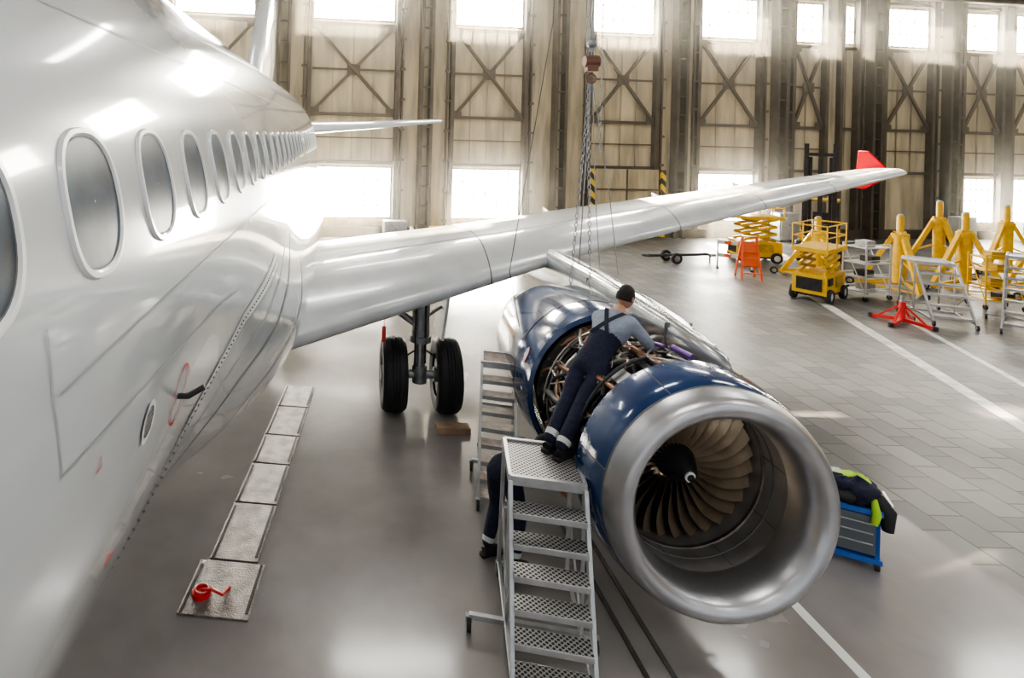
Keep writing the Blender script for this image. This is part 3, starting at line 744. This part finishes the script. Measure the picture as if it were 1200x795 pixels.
# ------------------------------------------------------------------ tool cart with clothes
cart=empty('tool_cart');b=MB()
b.box((0,0,.36),(.62,.42,.40),cartb)
for x in(-.29,.29):
    for y in(-.19,.19):
        b.box((x,y,.36),(.04,.04,.52),cartb);b.cyl((x-.02,y,.05),(x+.02,y,.05),.05,black,14)
b.box((0,0,.1),(.66,.46,.05),cartb);b.box((0,0,.6),(.66,.46,.05),cartb);b.box((0,-.215,.36),(.54,.01,.40),cartg);b.box((-.315,0,.36),(.01,.34,.36),cartg)
for z in(.27,.38,.48): b.box((0,-.223,z),(.5,.012,.012),alu)
b.tube([(.33,-.15,.6),(.42,-.15,.68),(.42,.15,.68),(.33,.15,.6)],.012,alu)
b.obj('cart_body',cart,bevel=.006)
b=MB();random.seed(9)
def blob(c,r,mat,sd):
    rings=[]
    for j in range(13):
        tt=PI*j/12;row=[]
        for i in range(22):
            a=2*PI*i/22;k=1+.13*math.sin(3*a+sd+2*tt)+.09*math.sin(7*a-sd+5*tt)+.07*math.sin(5*tt+sd)
            row.append(V(c)+V((math.sin(tt)*math.cos(a)*r[0]*k,math.sin(tt)*math.sin(a)*r[1]*k,max(-.02-V(c).z+.62,math.cos(tt)*r[2]*k))))
        rings.append(row)
    b.loft(rings,mat,caps=False)
blob((-.05,0,.68),(.30,.22,.13),black,1);blob((.16,-.02,.72),(.2,.2,.12),navy,2.5);blob((-.16,.04,.76),(.13,.13,.07),hiviz,4);blob((.14,.06,.8),(.14,.1,.05),hiviz,.5)
blob((.02,-.08,.78),(.12,.09,.06),navy,3.3);blob((-.02,.1,.79),(.09,.08,.05),reflect,5)
b.tube([(.3,-.1,.72),(.38,-.14,.6),(.38,-.16,.42)],[.06,.08,.05],black,12);b.tube([(.26,-.17,.72),(.27,-.25,.6),(.25,-.25,.5)],[.03,.04,.03],hiviz,10)
b.obj('folded_work_jackets',cart,angle=60)
cart.matrix_world=Matrix.Translation((5.5,6.5,0))@Matrix.Rotation(math.radians(-28),4,'Z')
# ------------------------------------------------------------------ background equipment
def scissor(name,loc,rz,s=1,h=2.2):
    e=empty(name);b=MB()
    b.box((0,0,.5),(1.5,.8,.55),yel);b.box((0,0,.22),(1.3,.7,.15),dark);b.box((-.76,0,.5),(.03,.6,.35),dark)
    for x in(-.55,.55):
        for y in(-.42,.42): b.wheel((x,y,.2),.2,.14,(0,1,0),black,wht)
    z=.8;st=(h-1.1)/3
    for k in range(3):
        for y in(-.3,.3):
            b.beam((-.6,y,z),(.6,y,z+st),.05,.09,yel);b.beam((.6,y*.9,z),(-.6,y*.9,z+st),.05,.09,yeld)
        z+=st
    b.box((0,0,z+.05),(1.6,.85,.12),yel)
    for x in(-.78,0,.78):
        for y in(-.4,.4): b.cyl((x,y,z+.1),(x,y,z+.75),.02,yel,8)
    for zz in(.42,.75):
        for y in(-.4,.4): b.cyl((-.78,y,z+zz),(.78,y,z+zz),.02,yel,8)
        for x in(-.78,.78): b.cyl((x,-.4,z+zz),(x,.4,z+zz),.02,yel,8)
    b.box((.2,-.42,.55),(.5,.03,.3),yeld);b.box((-.5,-.42,.6),(.3,.03,.2),dark)
    b.obj('lift_body',e,bevel=.01);e.matrix_world=Matrix.Translation(loc)@Matrix.Rotation(rz,4,'Z')
scissor('scissor_lift',(13.85,17.2,0),math.radians(35),h=1.7)
scissor('scissor_lift',(15.6,22.4,0),math.radians(-10),h=1.9)
def tripod(loc,h=2.3,rz=0,c=yel):
    e=empty('tripod_jack');b=MB()
    b.cyl((0,0,.25),(0,0,h*.72),.17,c,20);b.cyl((0,0,h*.72),(0,0,h),.09,c,16);b.cyl((0,0,h*.70),(0,0,h*.76),.22,c,20);b.sphere((0,0,h),(.08,.08,.06),steel)
    for k in range(3):
        a=2*PI*k/3+.3;d=V((math.cos(a),math.sin(a),0));foot=d*.95
        b.beam(V((0,0,h*.78))+d*.1,foot+V((0,0,.08)),.14,.12,c);b.beam(V((0,0,.35))+d*.1,foot+V((0,0,.12)),.07,.07,c)
        b.beam(V((0,0,h*.4))+d*.1,d*.62+V((0,0,h*.3)),.05,.05,c)
        b.cyl(foot,foot+V((0,0,.06)),.14,steel,16)
        a2=a+2*PI/3;b.beam(foot+V((0,0,.12)),V((math.cos(a2),math.sin(a2),0))*.95+V((0,0,.12)),.05,.05,c)
        b.wheel(foot+d*.2+V((0,0,.12)),.12,.07,V((-d.y,d.x,0)),black,steel);b.beam(foot+V((0,0,.14)),foot+d*.2+V((0,0,.14)),.05,.04,c)
    b.obj('jack_body',e,bevel=.008);e.matrix_world=Matrix.Translation(loc)@Matrix.Rotation(rz,4,'Z')
tripod((17.2,18.3,0));tripod((19.4,18.5,0),2.4,.7);tripod((21.3,21.2,0),2.5,.3);tripod((21.9,18.6,0),2.1,.5);tripod((15.8,19.7,0),2.0,.2);tripod((23.7,21.2,0),2.4,.9)
def rack(loc,rz,w=1.0,h=1.6,mt=wht):
    e=empty('tool_shelf_rack');b=MB()
    for x in(-w/2,w/2):
        for y in(-.3,.3): b.cyl((x,y,.1),(x,y,h),.022,mt,8);b.cyl((x-.02,y,.07),(x+.02,y,.07),.07,black,12)
    for z in(.25,.65,1.05,h-.1):
        b.box((0,0,z),(w,.6,.03),mt);b.beam((-w/2,-.3,z+.1),(w/2,-.3,z+.1),.02,.02,mt);b.beam((-w/2,.3,z+.1),(w/2,.3,z+.1),.02,.02,mt)
        b.box((random.uniform(-.2,.2),0,z+.1),(.35,.3,.16),random.choice([dark,steel,yeld]))
    b.beam((-w/2,-.3,.2),(-w/2,.3,h),.02,.02,mt);b.beam((w/2,-.3,.2),(w/2,.3,h),.02,.02,mt)
    b.obj('rack_frame',e);e.matrix_world=Matrix.Translation(loc)@Matrix.Rotation(rz,4,'Z')
rack((15.3,17.3,0),.3);rack((18.3,16.6,0),-.2,.9,1.5,yel);rack((21.0,16.7,0),.4,1.1,1.3,alu)
e=empty('forklift');b=MB()
for x in(-.42,.42): b.box((x,-1.15,2.25),(.14,.2,4.4),dark);b.box((x*.7,-1.1,2.0),(.1,.14,3.9),dark)
for z in(.4,1.3,2.6,4.05): b.box((0,-1.15,z),(.95,.12,.12),dark)
b.box((0,-1.12,2.2),(.14,.14,3.4),black)
for x in(-.3,.3): b.box((x,-1.85,.1),(.12,1.2,.05),steel);b.box((x,-1.28,.45),(.12,.06,.75),steel)
b.box((0,.2,.75),(1.2,2.1,.75),yel);b.box((0,1.15,.8),(1.15,.5,.95),dark);b.box((0,.3,1.2),(.55,.6,.25),black);b.box((0,.62,1.5),(.5,.12,.5),black)
for x in(-.52,.52):
    b.beam((x,-.7,1.1),(x,-.45,2.25),.06,.06,dark);b.beam((x,.95,1.2),(x,.8,2.25),.06,.06,dark)
b.box((0,.18,2.28),(1.15,1.35,.07),yeld)
for x in(-.6,.6):
    b.wheel((x,-.75,.38),.38,.26,(1,0,0),black,yel);b.wheel((x,.95,.32),.32,.24,(1,0,0),black,yel)
b.cyl((0,-.45,1.3),(0,-.3,1.5),.02,dark,8);b.torus((0,-.3,1.5),.16,.015,(0,.5,1),black)
b.obj('forklift_body',e,bevel=.015);e.matrix_world=Matrix.Translation((18.6,23.1,0))@Matrix.Rotation(math.radians(-40),4,'Z')
e=empty('orange_trestle_ladder');b=MB()
for x in(-.28,.28): b.beam((x,-.25,.0),(x*.7,.05,1.35),.07,.04,orange);b.beam((x,.35,0),(x*.7,.05,1.35),.05,.04,orange)
for i in range(1,6): z=i*.22;b.box((0,-.25+.3*z/1.35,z),(.52-.12*z/1.35,.09,.03),orange)
b.box((0,-.06,.8),(.42,.03,.8),orange,Matrix.Rotation(-.22,3,'X'))
b.box((0,.05,1.36),(.42,.14,.04),orange);b.obj('trestle_frame',e);e.matrix_world=Matrix.Translation((13.35,19.4,0))@Matrix.Rotation(math.radians(-15),4,'Z')
e=empty('safety_barrier');b=MB()
for x in(-.5,.5): b.cyl((x,0,.02),(x,0,1.0),.025,wht,10);b.box((x,0,.02),(.08,.5,.04),black)
for z in(.45,.9):
    for i in range(5): b.box((-.4+i*.2,0,z),(.2,.025,.13),orange if i%2 else wht)
b.obj('barrier_frame',e);e.matrix_world=Matrix.Translation((13.8,20.8,0))@Matrix.Rotation(math.radians(-30),4,'Z')
b=MB();b.tube([(0,0,.25),(2.4,0,.3)],.05,black,12);b.wheel((.9,-.3,.2),.2,.1,(0,1,0),black,steel);b.wheel((.9,.3,.2),.2,.1,(0,1,0),black,steel);b.cyl((.9,-.3,.2),(.9,.3,.2),.025,steel,8);b.torus((-.1,0,.25),.1,.025,(0,0,1),black);b.box((2.4,0,.3),(.2,.4,.1),steel);b.cyl((2.4,0,.0),(2.4,0,.3),.03,steel,8)
b.obj('aircraft_tow_bar',mtx=Matrix.Translation((11.2,21.6,0))@Matrix.Rotation(.1,4,'Z'))
for q,(x,y,s) in enumerate([(14.1,14.9,1),(19.2,14.0,.8)]):
    b=MB()
    for k in range(4):
        a=PI/2*k+.5;d=V((math.cos(a),math.sin(a),0));b.beam(d*.62*s+V((0,0,.05)),V((0,0,.12)),.09,.08,red);b.beam(d*.5*s+V((0,0,.06)),V((0,0,.5*s)),.04,.04,red);b.cyl(d*.62*s,d*.62*s+V((0,0,.1)),.06,black,12)
    b.cyl((0,0,.05),(0,0,.55*s),.07,red,16);b.cyl((0,0,.5*s),(0,0,.7*s),.04,steel,12)
    b.obj('red_jack_stand',mtx=Matrix.Translation((x,y,0)))
# ------------------------------------------------------------------ haze slab added in front of the door wall to imitate window bloom
hz=bpy.data.materials.new('bloom_haze');hz.use_nodes=True;nt=hz.node_tree;nt.nodes.remove(nt.nodes['Principled BSDF'])
vs=nt.nodes.new('ShaderNodeVolumeScatter');vs.inputs['Density'].default_value=.10;vs.inputs['Anisotropy'].default_value=.55;vs.inputs['Color'].default_value=(1,.95,.82,1)
nt.links.new(vs.outputs[0],nt.nodes['Material Output'].inputs['Volume'])
b=MB();b.box((10,-1.9,5.6),(66,.7,11.1),hz);b.obj('added_bloom_slab',mtx=WM)
# ------------------------------------------------------------------ sun & world
sl=bpy.data.lights.new('sun','SUN');sl.energy=170;sl.angle=math.radians(.9);sl.color=(1,.87,.68)
so=bpy.data.objects.new('sun',sl);sc.collection.objects.link(so)
dv=V((-.31,-.95,-.50)).normalized();so.rotation_euler=dv.to_track_quat('-Z','Y').to_euler();so.location=(20,60,30)
w=bpy.data.worlds.new('world');sc.world=w;w.use_nodes=True;nt=w.node_tree;bg=nt.nodes['Background']
bg.inputs['Color'].default_value=(.90,.96,1.0,1);bg.inputs['Strength'].default_value=.8
sc.view_settings.view_transform='AgX'
try: sc.view_settings.look='AgX - Medium High Contrast'
except Exception: pass
sc.view_settings.exposure=.3
